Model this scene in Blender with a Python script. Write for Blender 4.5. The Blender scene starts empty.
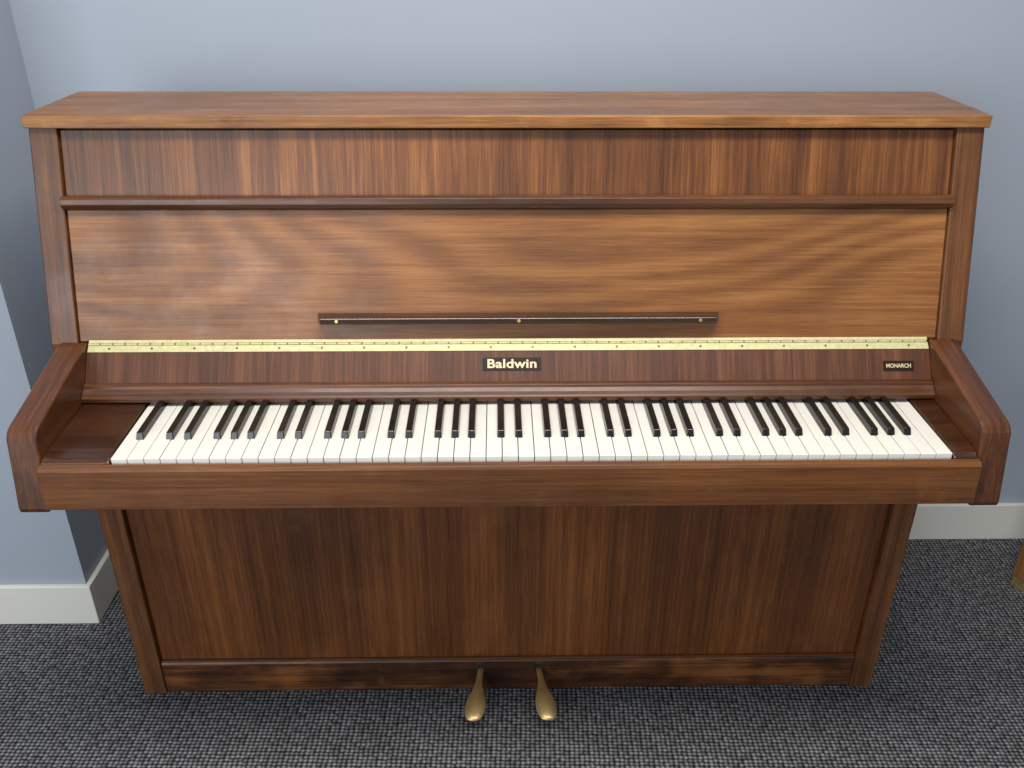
import bpy, bmesh, math
from mathutils import Vector, Matrix

sc = bpy.context.scene
sc.view_settings.view_transform = 'Standard'
sc.view_settings.look = 'None'
col = sc.collection

def lin(c):
    r = []
    for v in c:
        v /= 255.0
        r.append(v/12.92 if v <= .04045 else ((v+.055)/1.055)**2.4)
    return (*r, 1.0)

# ------------------------------------------------------------ materials
def base_mat(name):
    m = bpy.data.materials.new(name); m.use_nodes = True
    nt = m.node_tree
    return m, nt, nt.nodes['Principled BSDF']

def plain(name, c, rough=.5, metal=0, noise=0.0, nscale=20, bump=0, coat=0):
    m, nt, b = base_mat(name)
    b.inputs['Roughness'].default_value = rough
    b.inputs['Metallic'].default_value = metal
    b.inputs['Coat Weight'].default_value = coat
    tc = nt.nodes.new('ShaderNodeTexCoord')
    n = nt.nodes.new('ShaderNodeTexNoise'); n.inputs['Scale'].default_value = nscale
    n.inputs['Detail'].default_value = 4
    nt.links.new(tc.outputs['Object'], n.inputs['Vector'])
    r = nt.nodes.new('ShaderNodeValToRGB')
    cc = lin(c)
    r.color_ramp.elements[0].position = .3; r.color_ramp.elements[1].position = .7
    r.color_ramp.elements[0].color = tuple(v*(1-noise) for v in cc[:3])+(1,)
    r.color_ramp.elements[1].color = tuple(min(1, v*(1+noise)) for v in cc[:3])+(1,)
    nt.links.new(n.outputs['Fac'], r.inputs['Fac'])
    nt.links.new(r.outputs['Color'], b.inputs['Base Color'])
    if bump:
        bp = nt.nodes.new('ShaderNodeBump'); bp.inputs['Strength'].default_value = bump
        bp.inputs['Distance'].default_value = .001
        nt.links.new(n.outputs['Fac'], bp.inputs['Height'])
        nt.links.new(bp.outputs['Normal'], b.inputs['Normal'])
    return m

def wood(name, axis, dark, mid, light, rough=.4, cross=9, along=.7, figure=.35, seed=0.0, book=False, coat=.08, ring=36, a=.6, bb=.5, c=.38, wear=.0, drift=(.78,1.18)):
    m, nt, b = base_mat(name)
    warm = lambda q: (q[0]*1.03, q[1]*.985, q[2]*.86)
    dark, mid, light = warm(dark), warm(mid), warm(light)
    N = nt.nodes.new; L = nt.links.new
    tc = N('ShaderNodeTexCoord')
    src = tc.outputs['Object']
    if book:
        sp = N('ShaderNodeSeparateXYZ'); L(src, sp.inputs[0])
        ab = N('ShaderNodeMath'); ab.operation = 'PINGPONG'; ab.inputs[1].default_value = .34
        ad = N('ShaderNodeMath'); ad.operation = 'ADD'; ad.inputs[1].default_value = 3.45
        L(sp.outputs[0], ad.inputs[0]); L(ad.outputs[0], ab.inputs[0])
        cb = N('ShaderNodeCombineXYZ'); L(ab.outputs[0], cb.inputs[0]); L(sp.outputs[1], cb.inputs[1]); L(sp.outputs[2], cb.inputs[2])
        src = cb.outputs[0]
    def mp(c_, a_, off):
        k = N('ShaderNodeMapping')
        s = [c_, c_, c_]; s['xyz'.index(axis)] = a_
        if axis == 'z': s[1] = a_
        if axis == 'y': s[2] = max(a_, c_*.12)
        k.inputs['Scale'].default_value = s
        k.inputs['Location'].default_value = (off, off*.7, off*1.3)
        L(src, k.inputs['Vector']); return k.outputs[0]
    def noise(c_, a_, off, det, dist=0, ro=.5):
        n = N('ShaderNodeTexNoise'); n.inputs['Scale'].default_value = 1; n.inputs['Detail'].default_value = det
        n.inputs['Roughness'].default_value = ro; n.inputs['Distortion'].default_value = dist
        L(mp(c_, a_, off), n.inputs['Vector']); return n.outputs['Fac']
    def madd(x, k, y):
        q = N('ShaderNodeMath'); q.operation = 'MULTIPLY_ADD'; q.inputs[1].default_value = k
        L(x, q.inputs[0])
        if isinstance(y, float): q.inputs[2].default_value = y
        else: L(y, q.inputs[2])
        return q.outputs[0]
    n1 = noise(cross, along, seed, 4, .15, .55)
    n2 = noise(cross*.5, along*1.3, seed+3.1, 1.0)
    n5 = noise(150, 2.2, seed+5, 3, 0, .6)
    n3 = noise(520, 16, seed+7, 2)
    mu = N('ShaderNodeMath'); mu.operation = 'MULTIPLY'; mu.inputs[1].default_value = ring; L(n2, mu.inputs[0])
    sn = N('ShaderNodeMath'); sn.operation = 'SINE'; L(mu.outputs[0], sn.inputs[0])
    f = madd(sn.outputs[0], figure*.11, .5-.5*(a+bb+c))
    f = madd(n1, a, f); f = madd(n5, bb, f); f = madd(n3, c, f)
    r = N('ShaderNodeValToRGB'); e = r.color_ramp.elements
    e[0].position = .28; e[0].color = lin(dark); e[1].position = .72; e[1].color = lin(light)
    k = e.new(.5); k.color = lin(mid)
    L(f, r.inputs['Fac'])
    n4 = N('ShaderNodeTexNoise'); n4.inputs['Scale'].default_value = 2.4; n4.inputs['Detail'].default_value = 3
    L(tc.outputs['Object'], n4.inputs['Vector'])
    mr = N('ShaderNodeMapRange'); mr.inputs[1].default_value = .3; mr.inputs[2].default_value = .7
    mr.inputs[3].default_value = drift[0]; mr.inputs[4].default_value = drift[1]
    L(n4.outputs['Fac'], mr.inputs[0])
    vm = N('ShaderNodeVectorMath'); vm.operation = 'SCALE'
    L(r.outputs['Color'], vm.inputs[0]); L(mr.outputs[0], vm.inputs['Scale'])
    outc = vm.outputs[0]
    if wear:
        n6 = N('ShaderNodeTexNoise'); n6.inputs['Scale'].default_value = 14; n6.inputs['Detail'].default_value = 8
        n6.inputs['Roughness'].default_value = .7; L(tc.outputs['Object'], n6.inputs['Vector'])
        mr6 = N('ShaderNodeMapRange'); mr6.inputs[1].default_value = .56; mr6.inputs[2].default_value = .74; mr6.inputs[4].default_value = wear
        L(n6.outputs['Fac'], mr6.inputs[0])
        mx = N('ShaderNodeMix'); mx.data_type = 'RGBA'
        L(mr6.outputs[0], mx.inputs[0]); L(outc, mx.inputs[6])
        mx.inputs[7].default_value = lin(tuple(min(255, int(v*1.22)) for v in light))
        outc = mx.outputs[2]
        # uneven sheen
        mr7 = N('ShaderNodeMapRange'); mr7.inputs[1].default_value = .35; mr7.inputs[2].default_value = .65
        mr7.inputs[3].default_value = rough-.05; mr7.inputs[4].default_value = rough+.12
        L(n6.outputs['Fac'], mr7.inputs[0]); L(mr7.outputs[0], b.inputs['Roughness'])
    else:
        b.inputs['Roughness'].default_value = rough
    L(outc, b.inputs['Base Color'])
    b.inputs['Coat Weight'].default_value = coat; b.inputs['Coat Roughness'].default_value = .24
    bp = N('ShaderNodeBump'); bp.inputs['Strength'].default_value = .08; bp.inputs['Distance'].default_value = .0004
    L(n3, bp.inputs['Height']); L(bp.outputs['Normal'], b.inputs['Normal'])
    return m

W_TOP = wood('walnut_top_strip', 'z', (68,38,19), (106,65,34), (146,97,56), seed=1.3, cross=30, along=1.6, figure=.1, drift=(.74,1.22))
W_MAIN = wood('walnut_front_panel', 'x', (86,53,28), (124,81,45), (156,110,68), seed=12.7, cross=6, along=.75, figure=.62, ring=105, a=.5, bb=.42, c=.36, wear=.05)
W_LID = wood('walnut_lid', 'x', (84,55,33), (122,84,53), (154,112,76), seed=9.4, cross=14, along=.8, figure=.3, wear=.15)
W_EDGE = wood('walnut_worn_edge', 'x', (98,64,36), (146,101,62), (184,138,92), seed=4.4, cross=20, along=6, figure=.1, wear=.3)
W_POST = wood('walnut_frame', 'z', (62,37,20), (96,61,35), (128,86,52), seed=2.2, cross=28, along=.9, figure=.2, wear=.2)
W_LOW = wood('walnut_lower_panel', 'z', (60,32,12), (98,57,25), (132,82,41), seed=4.7, cross=16, along=.5, figure=.12, book=True, coat=.2, a=.55, rough=.38, wear=.14, drift=(.70,1.22))
W_RAIL = wood('walnut_rail', 'x', (36,20,11), (72,42,23), (124,80,46), seed=6.1, cross=12, along=4, figure=.3, a=1.2, wear=.3)
W_SLIP = wood('walnut_keyslip', 'x', (68,39,18), (98,60,30), (128,84,46), seed=8.8, cross=20, along=.9, figure=.2, wear=.18)
W_COVE = wood('walnut_cove', 'x', (52,29,16), (80,47,26), (108,69,41), seed=3.3, cross=20, along=1.2, figure=.1, rough=.32, coat=.15, wear=.12)
W_NAME = wood('walnut_nameboard', 'z', (58,34,25), (88,54,40), (116,77,58), seed=3.9, cross=30, along=1, figure=.1)
W_ARM = wood('walnut_arm', 'y', (52,27,15), (80,46,26), (110,68,41), seed=7.7, cross=40, along=1.2, figure=.1, rough=.34, coat=.15, wear=.15)
W_DARK = wood('walnut_dark', 'x', (36,19,12), (56,32,19), (82,50,31), seed=7.1, cross=18, along=1, figure=.2, rough=.25, coat=.35)
W_BENCH = wood('bench_wood', 'z', (96,64,36), (130,92,54), (156,114,70), seed=2.9)
M_BRASS = plain('aged_brass', (208,180,126), .38, .85, .12, 60)
M_HINGE = plain('hinge_brass', (196,190,142), .5, .1, .12, 140)
M_HINGE_D = plain('hinge_shadow_and_screw', (104,94,56), .5, .3, .1, 90)  # paints the shade in the hinge gap; also the screws' own darker tone
M_WHITE = plain('ivory_key', (232,230,221), .25, 0, .03, 30, coat=.3)
M_BLACK = plain('ebony_key', (12,11,12), .3, 0, .1, 60, coat=.2)
M_GAP = plain('key_gap', (24,20,18), .9)  # flat dark colour painting the shade in key gaps and pedal slots
M_PLATE = plain('name_plate', (34,17,15), .35, 0, .05, 50)
M_LET = plain('gold_letter', (224,208,168), .4, .2, .03, 50)
M_WALL = plain('blue_grey_paint', (160,170,183), .7, 0, .012, 5, bump=.05)
M_BASE = plain('baseboard_paint', (226,225,216), .5, 0, .01, 6)
M_CEIL = plain('ceiling_paint', (225,226,226), .8, 0, .01, 6)

def carpet():
    m, nt, b = base_mat('loop_carpet')
    N = nt.nodes.new; L = nt.links.new
    tc = N('ShaderNodeTexCoord')
    mp = N('ShaderNodeMapping'); mp.inputs['Scale'].default_value = (108, 130, 1)
    mp.inputs['Rotation'].default_value = (0, 0, .03)
    L(tc.outputs['Object'], mp.inputs['Vector'])
    v = N('ShaderNodeTexVoronoi'); v.voronoi_dimensions = '2D'; v.inputs['Scale'].default_value = 1
    v.inputs['Randomness'].default_value = .22
    L(mp.outputs[0], v.inputs['Vector'])
    r = N('ShaderNodeValToRGB'); e = r.color_ramp.elements
    e[0].position = .10; e[0].color = lin((140,140,142)); e[1].position = .60; e[1].color = lin((27,27,30))
    k = e.new(.36); k.color = lin((91,92,95))
    L(v.outputs['Distance'], r.inputs['Fac'])
    sp = N('ShaderNodeSeparateColor'); L(v.outputs['Color'], sp.inputs[0])
    mr = N('ShaderNodeMapRange'); mr.inputs[3].default_value = .65; mr.inputs[4].default_value = 1.25
    L(sp.outputs[0], mr.inputs[0])
    n = N('ShaderNodeTexNoise'); n.inputs['Scale'].default_value = 9; n.inputs['Detail'].default_value = 3
    L(tc.outputs['Object'], n.inputs['Vector'])
    mr2 = N('ShaderNodeMapRange'); mr2.inputs[1].default_value = .3; mr2.inputs[2].default_value = .7; mr2.inputs[3].default_value = .9; mr2.inputs[4].default_value = 1.1
    L(n.outputs['Fac'], mr2.inputs[0])
    mm = N('ShaderNodeMath'); mm.operation = 'MULTIPLY'; L(mr.outputs[0], mm.inputs[0]); L(mr2.outputs[0], mm.inputs[1])
    vm = N('ShaderNodeVectorMath'); vm.operation = 'SCALE'
    L(r.outputs['Color'], vm.inputs[0]); L(mm.outputs[0], vm.inputs['Scale'])
    L(vm.outputs[0], b.inputs['Base Color'])
    b.inputs['Roughness'].default_value = .95; b.inputs['Specular IOR Level'].default_value = .15
    bp = N('ShaderNodeBump'); bp.invert = True; bp.inputs['Strength'].default_value = .7; bp.inputs['Distance'].default_value = .003
    L(v.outputs['Distance'], bp.inputs['Height']); L(bp.outputs['Normal'], b.inputs['Normal'])
    return m
M_CARPET = carpet()

# ------------------------------------------------------------ mesh helpers
def finish(name, bm, mat, parent=None, bevel=0, seg=2, smooth=False):
    bmesh.ops.recalc_face_normals(bm, faces=bm.faces)
    me = bpy.data.meshes.new(name); bm.to_mesh(me); bm.free()
    me.materials.append(mat)
    o = bpy.data.objects.new(name, me); col.objects.link(o)
    if smooth:
        for p in me.polygons: p.use_smooth = True
    if bevel:
        md = o.modifiers.new('bevel', 'BEVEL'); md.width = bevel; md.segments = seg
        md.limit_method = 'ANGLE'; md.angle_limit = math.radians(30)
    if parent: o.parent = parent
    return o

def add_box(bm, x0, x1, y0, y1, z0, z1):
    vs = [bm.verts.new(p) for p in [(x0,y0,z0),(x1,y0,z0),(x1,y1,z0),(x0,y1,z0),(x0,y0,z1),(x1,y0,z1),(x1,y1,z1),(x0,y1,z1)]]
    for f in [(0,3,2,1),(4,5,6,7),(0,1,5,4),(1,2,6,5),(2,3,7,6),(3,0,4,7)]:
        bm.faces.new([vs[i] for i in f])
    return vs

def box(name, x0, x1, y0, y1, z0, z1, mat, parent=None, bevel=.0015):
    bm = bmesh.new(); add_box(bm, x0, x1, y0, y1, z0, z1)
    return finish(name, bm, mat, parent, bevel)

def add_prism(bm, prof, x0, x1):
    a = [bm.verts.new((x0, y, z)) for y, z in prof]
    b = [bm.verts.new((x1, y, z)) for y, z in prof]
    n = len(prof)
    bm.faces.new(a); bm.faces.new(b[::-1])
    for i in range(n):
        j = (i+1) % n
        bm.faces.new([a[i], b[i], b[j], a[j]])

def prism(name, prof, x0, x1, mat, parent=None, bevel=.0015, seg=2):
    bm = bmesh.new(); add_prism(bm, prof, x0, x1)
    return finish(name, bm, mat, parent, bevel, seg)

def add_cyl(bm, c, axis, r, h, seg=16):
    rot = Vector((0,0,1)).rotation_difference(Vector(axis)).to_matrix().to_4x4()
    bmesh.ops.create_cone(bm, cap_ends=True, segments=seg, radius1=r, radius2=r, depth=h,
                          matrix=Matrix.Translation(c) @ rot)

# ------------------------------------------------------------ room
WY = .714; PX = -.925; PY = .438
box('floor', -3.2, 3.2, -3.2, WY+.1, -.05, 0, M_CARPET, bevel=0)
box('wall_back', PX-.0, 3.2, WY, WY+.1, 0, 2.75, M_WALL, bevel=0)
box('wall_left', -3.2, PX, PY, WY+.1, 0, 2.75, M_WALL, bevel=0)
box('baseboard_back', PX+.012, 3.2, WY-.012, WY, 0, .105, M_BASE, bevel=.002)
bm = bmesh.new()
add_box(bm, -3.2, PX+.012, PY-.012, PY, 0, .105)
add_box(bm, PX, PX+.012, PY, WY, 0, .105)
finish('baseboard_left', bm, M_BASE, None, .002)
box('ceiling', -3.2, 3.2, -3.2, WY+.1, 2.75, 2.8, M_CEIL, bevel=0)

# ------------------------------------------------------------ piano
P = bpy.data.objects.new('upright_piano', None); col.objects.link(P)
HW = .7395; T = .043
SL = .291
NY, NZ = -1/1.0415, .291/1.0415
def yf(z): return .216 + SL*(z-.787)
def sp(z, o): return (yf(z)+NY*o, z+NZ*o)
def slope_prof(z0, z1, o0, o1):
    return [sp(z0,o0), sp(z0,o1), sp(z1,o1), sp(z1,o0)]

side = [(.2209,0),(.2209,.64),(.216,.66),(.216,.787),(yf(1.11),1.11),(.505,1.11),(.505,0)]
prism('side_left', side, -HW, -HW+T, W_POST, P, .002)
prism('side_right', side, HW-T, HW, W_POST, P, .002)
box('back_frame', -HW+T, HW-T, .47, .50, .05, 1.10, W_DARK, P)
bm = bmesh.new()
add_box(bm, -.7435, .7435, .302, .515, 1.1095, 1.1285)
lid = finish('lid', bm, W_LID, P, .0018, 3)
lid.data.materials.append(W_EDGE)
for p in lid.data.polygons:
    if p.normal.y < -.9: p.material_index = 1
box('lid_underframe', -HW+T, HW-T, .325, .47, 1.085, 1.1095, W_DARK, P)
IN = HW-T
prism('top_strip_panel', slope_prof(1.008, 1.1065, -.02, -.008), -IN+.001, IN-.001, W_TOP, P, .001)
prism('front_panel', slope_prof(.790, .9905, -.02, -.005), -IN+.001, IN-.001, W_MAIN, P, .0015)
a0, a1 = .9905, 1.010
prof = [sp(a0,-.02), sp(a0,.001), sp(a0+.002,.006), sp(a0+.007,.010), sp(a1-.004,.010), sp(a1,.006), sp(a1+.001,.0), sp(a1,-.02)]
prism('panel_moulding', prof, -IN-.002, IN+.002, W_COVE, P, .001)
# music ledge
bm = bmesh.new()
pr = [sp(.8175,-.006), sp(.8175,.014), sp(.8195,.018), sp(.8265,.0205), sp(.8285,.018), sp(.833,-.006)]
MX = .0125
a = [bm.verts.new((MX-.324+(0 if i in (0,5) else .008), y, z)) for i,(y,z) in enumerate(pr)]
b = [bm.verts.new((MX+.324-(0 if i in (0,5) else .008), y, z)) for i,(y,z) in enumerate(pr)]
bm.faces.new(a); bm.faces.new(b[::-1])
for i in range(6):
    j=(i+1)%6; bm.faces.new([a[i],b[i],b[j],a[j]])
finish('music_ledge', bm, W_DARK, P, .001)
bm = bmesh.new()
for x in (-.29, 0, .29):
    y, z = sp(.823, .0195); add_cyl(bm, (MX+x, y, z), (0,NY,NZ), .0028, .002)
finish('ledge_screws', bm, M_BRASS, P, .0005)

AI = .681; AO = .7245
# hinge
h0 = (.220,.7915); h1 = (.2045,.7775)
dy, dz = h1[0]-h0[0], h1[1]-h0[1]; ln = math.hypot(dy,dz); dy/=ln; dz/=ln
ny, nz = dz, -dy
if nz < 0: ny, nz = -ny, -nz
hp = lambda s,o: (h0[0]+dy*s+ny*o, h0[1]+dz*s+nz*o)
bm = bmesh.new()
add_prism(bm, [hp(0,-.002), hp(0,.001), hp(.0050,.001), hp(.0050,-.002)], -.679, .679)
add_prism(bm, [hp(.0098,-.002), hp(.0098,.001), hp(ln,.001), hp(ln,-.002)], -.679, .679)
n = 68
for i in range(n):
    x0 = -.679+1.358*i/n; x1 = x0+1.358/n-.0022
    y, z = hp(.0074, .0004); add_cyl(bm, ((x0+x1)/2, y, z), (1,0,0), .0019, x1-x0, 12)
finish('piano_hinge', bm, M_HINGE, P, 0)
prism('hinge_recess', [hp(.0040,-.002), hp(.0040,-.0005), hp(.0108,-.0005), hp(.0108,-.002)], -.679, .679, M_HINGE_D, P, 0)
bm = bmesh.new()
for i in range(20):
    y, z = hp(.0150, .0010); add_cyl(bm, (-.645+i*.068, y, z), (0,ny,nz), .0019, .001)
finish('hinge_screws', bm, M_HINGE_D, P)
nprof = [(.230,.7915),(.2200,.790),(.2045,.7765),(.1755,.7355),(.215,.71),(.230,.71)]
prism('nameboard', nprof, -AI+.0005, AI-.0005, W_NAME, P, .0006)
prism('nameboard_backing', [(.232,.70),(.218,.70),(.218,.7895),(.232,.7895)], -IN+.001, IN-.001, W_DARK, P, 0)
cove = [(.205,.7365),(.1765,.7365),(.171,.7365),(.1675,.735),(.1655,.731),(.160,.727),(.154,.7235),(.1515,.721),(.1515,.714),(.205,.712)]
prism('key_cover_rail', cove, -AI+.0005, AI-.0005, W_COVE, P, .0008)
# arms
arm = [(.2165,.620),(.2165,.790),(.203,.7895),(.022,.7485),(.013,.744),(.007,.736),(-.013,.628),(-.011,.620)]
prism('arm_left', arm, -AO, -AI, W_ARM, P, .003, 3)
prism('arm_right', arm, AI, AO, W_ARM, P, .003, 3)
box('keybed', -AI, AI, .0, .2209, .632, .684, W_DARK, P)
slip = [(-.003,.632),(-.022,.632),(-.0165,.694),(-.013,.699),(-.004,.700),(-.003,.695)]
prism('keyslip', slip, -AI+.0005, AI-.0005, W_SLIP, P, .0015)
XK = .0312; K0 = XK-.611; K1 = XK+.611
kb = [(-.003,.684),(-.003,.700),(.006,.7045),(.025,.7075),(.152,.711),(.19,.712),(.19,.684)]
prism('key_block_left', kb, -AI+.0005, K0-.002, W_DARK, P, .0025, 3)
prism('key_block_right', kb, K1+.0012, AI-.0005, W_DARK, P, .0025, 3)
# keys
pitch = 1.222/52; ZK = .7065
bm = bmesh.new()
for i in range(52):
    x0 = K0+i*pitch+.00055; dz_ = ((i*37) % 11-5)*.00007
    add_box(bm, x0, x0+pitch-.0011, ((i*23)%7-3)*.00008, .185, .687, ZK+dz_)
finish('white_keys', bm, M_WHITE, P, .0009, 2)
box('key_shadow_bed', K0, K1, .004, .185, .684, .6865, M_GAP, P, 0)
bm = bmesh.new()
names = 'ABCDEFG'
offs = {'A':.0012,'C':-.0016,'D':.0016,'F':-.002,'G':0}
for i in range(51):
    nme = names[i%7]
    if nme in offs:
        cx = K0+(i+1)*pitch+offs[nme]
        yb0, yb1 = .050, .185; zb, zt = ZK-.004, ZK+.0115
        wb, wt = .0060, .0048
        v = [bm.verts.new(p) for p in [
            (cx-wb,yb0,zb),(cx+wb,yb0,zb),(cx+wb,yb1,zb),(cx-wb,yb1,zb),
            (cx-wt,yb0+.005,zt-.0008),(cx+wt,yb0+.005,zt-.0008),(cx+wt,yb1,zt),(cx-wt,yb1,zt)]]
        for f in [(0,3,2,1),(4,5,6,7),(0,1,5,4),(1,2,6,5),(2,3,7,6),(3,0,4,7)]:
            bm.faces.new([v[k] for k in f])
finish('black_keys', bm, M_BLACK, P, .0013, 3)

# lower panel
prism('lower_panel', [(.233,.078),(.233,.64),(.25,.64),(.25,.078)], -IN+.001, IN-.001, W_LOW, P, .001)
prism('bottom_rail', [(.224,.003),(.224,.077),(.226,.081),(.25,.082),(.25,.003)], -IN+.001, IN-.001, W_RAIL, P, .0015)
bm = bmesh.new(); add_box(bm, -IN+.001, IN-.001, .2265, .2335, .081, .0845)
finish('rail_bead', bm, W_SLIP, P, .001)

# pedals
def pedal(name, xa, xb):
    st = [(.0,.262,.060,.0065,.004),(.2,.235,.058,.0062,.004),(.4,.214,.055,.0060,.0042),(.55,.196,.051,.0066,.0045),(.66,.182,.047,.0098,.005),
          (.76,.168,.043,.0165,.0058),(.85,.153,.039,.0205,.0062),(.92,.139,.0355,.0205,.006),(.97,.126,.0325,.0175,.0052),(1,.1165,.0305,.010,.0035)]
    bm = bmesh.new(); rings = []
    for t,y,z,w,h in st:
        x = xa+(xb-xa)*min(1,max(0,(.262-y)/.14)); ring=[]
        for k in range(20):
            a = 2*math.pi*k/20
            ring.append(bm.verts.new((x+w*math.cos(a), y, z+h*math.sin(a))))
        rings.append(ring)
    for r0, r1 in zip(rings, rings[1:]):
        for k in range(20):
            bm.faces.new([r0[k], r0[(k+1)%20], r1[(k+1)%20], r1[k]])
    bm.faces.new(rings[0]); bm.faces.new(rings[-1][::-1])
    o = finish(name, bm, M_BRASS, P, 0, smooth=True)
    s = o.modifiers.new('sub','SUBSURF'); s.levels = 1; s.render_levels = 2
pedal('pedal_left', -.054, -.072)
pedal('pedal_right', .053, .072)
bm = bmesh.new()
for x in (-.0565,.0555):
    add_box(bm, x-.009, x+.009, .2232, .2250, .047, .068)
finish('pedal_slots', bm, M_GAP, P)

# name plates
sy, sz = .0290, .0410; l = math.hypot(sy,sz); A, B = sy/l, sz/l
def plate(name, x, s, w, h, txt, size, offset, sx=1, ls=1.0):
    y = .1755+(.2045-.1755)*s; z = .7355+(.7765-.7355)*s
    M = Matrix(((1,0,0,x),(0,A,-B,y),(0,B,A,z),(0,0,0,1)))
    bm = bmesh.new(); add_box(bm, -w/2, w/2, -h/2, h/2, -.0008, .0008)
    bm.transform(M); finish(name, bm, M_PLATE, P, .0003)
    cu = bpy.data.curves.new(name+'_text', 'FONT'); cu.body = txt; cu.size = size
    cu.align_x = 'CENTER'; cu.align_y = 'CENTER'; cu.extrude = .0003; cu.offset = offset
    cu.space_character = ls
    o = bpy.data.objects.new('tmp', cu); col.objects.link(o)
    bpy.context.view_layer.update()
    dg = bpy.context.evaluated_depsgraph_get()
    me = bpy.data.meshes.new_from_object(o.evaluated_get(dg))
    bpy.data.objects.remove(o)
    me.transform(M @ Matrix.Translation((0,0,.0011)) @ Matrix.Diagonal((sx,1,1,1)))
    me.materials.clear(); me.materials.append(M_LET)
    t = bpy.data.objects.new(name+'_lettering', me); col.objects.link(t); t.parent = P
plate('maker_plate', .001, .58, .094, .0215, 'Baldwin', .0200, .0005, 1.24, 1.04)
plate('model_plate', .628, .46, .050, .0170, 'MONARCH', .0092, .00015, .88)

# ------------------------------------------------------------ bench at right
Bn = bpy.data.objects.new('piano_bench', None); col.objects.link(Bn)
Bn.location = (1.187, .53, 0); Bn.rotation_euler = (0, 0, math.radians(-60))
bw, bd = .60, .255
for i,(x,y) in enumerate([(0,0),(bw,0),(0,bd),(bw,bd)]):
    box('leg_%d'%(i+1), x, x+.04, y, y+.04, .03, .44, W_BENCH, Bn, .002)
    box('leg_ferrule_%d'%(i+1), x+.002, x+.038, y+.002, y+.038, 0, .032, M_BRASS, Bn)
box('apron', .005, bw+.035, .005, bd+.035, .38, .45, W_BENCH, Bn)
box('seat', -.005, bw+.05, -.01, bd+.045, .45, .48, W_BENCH, Bn, .005)

# ------------------------------------------------------------ lights
w = bpy.data.worlds.new('room_ambient'); sc.world = w; w.use_nodes = True
w.node_tree.nodes['Background'].inputs[0].default_value = (.80,.84,.92,1)
w.node_tree.nodes['Background'].inputs[1].default_value = .44
def area(name, loc, target, sx, sy, power, color):
    L = bpy.data.lights.new(name, 'AREA'); L.shape = 'RECTANGLE'; L.size = sx; L.size_y = sy
    L.energy = power; L.color = color
    o = bpy.data.objects.new(name, L); col.objects.link(o); o.location = loc
    o.rotation_euler = (Vector(target)-Vector(loc)).to_track_quat('-Z','Y').to_euler()
area('ceiling_light', (0,-.50,2.70), (0,-.50,0), 1.6, .5, 57, (1,.95,.89))
area('window_light', (-1.6,-3.0,1.4), (0,.3,.6), 2.0, 1.6, 56, (.90,.95,1))

# ------------------------------------------------------------ camera
cam = bpy.data.cameras.new('camera'); co = bpy.data.objects.new('camera', cam); col.objects.link(co)
cam.sensor_width = 36; cam.lens = 883.89*36/1024; cam.clip_start = .01
pi_, ya, ro = math.radians(27.8524), math.radians(-1.0128), math.radians(.1842)
X = Vector((math.cos(ya), math.sin(ya), 0)); Y = Vector((-math.sin(ya), math.cos(ya), 0)); Z = Vector((0,0,1))
fwd = Y*math.cos(pi_)-Z*math.sin(pi_); up = Y*math.sin(pi_)+Z*math.cos(pi_)
R = X*math.cos(ro)+up*math.sin(ro); U = -X*math.sin(ro)+up*math.cos(ro)
co.matrix_world = Matrix(((R.x,U.x,-fwd.x,-.0212),(R.y,U.y,-fwd.y,-1.0825),(R.z,U.z,-fwd.z,1.3967),(0,0,0,1)))
sc.camera = co
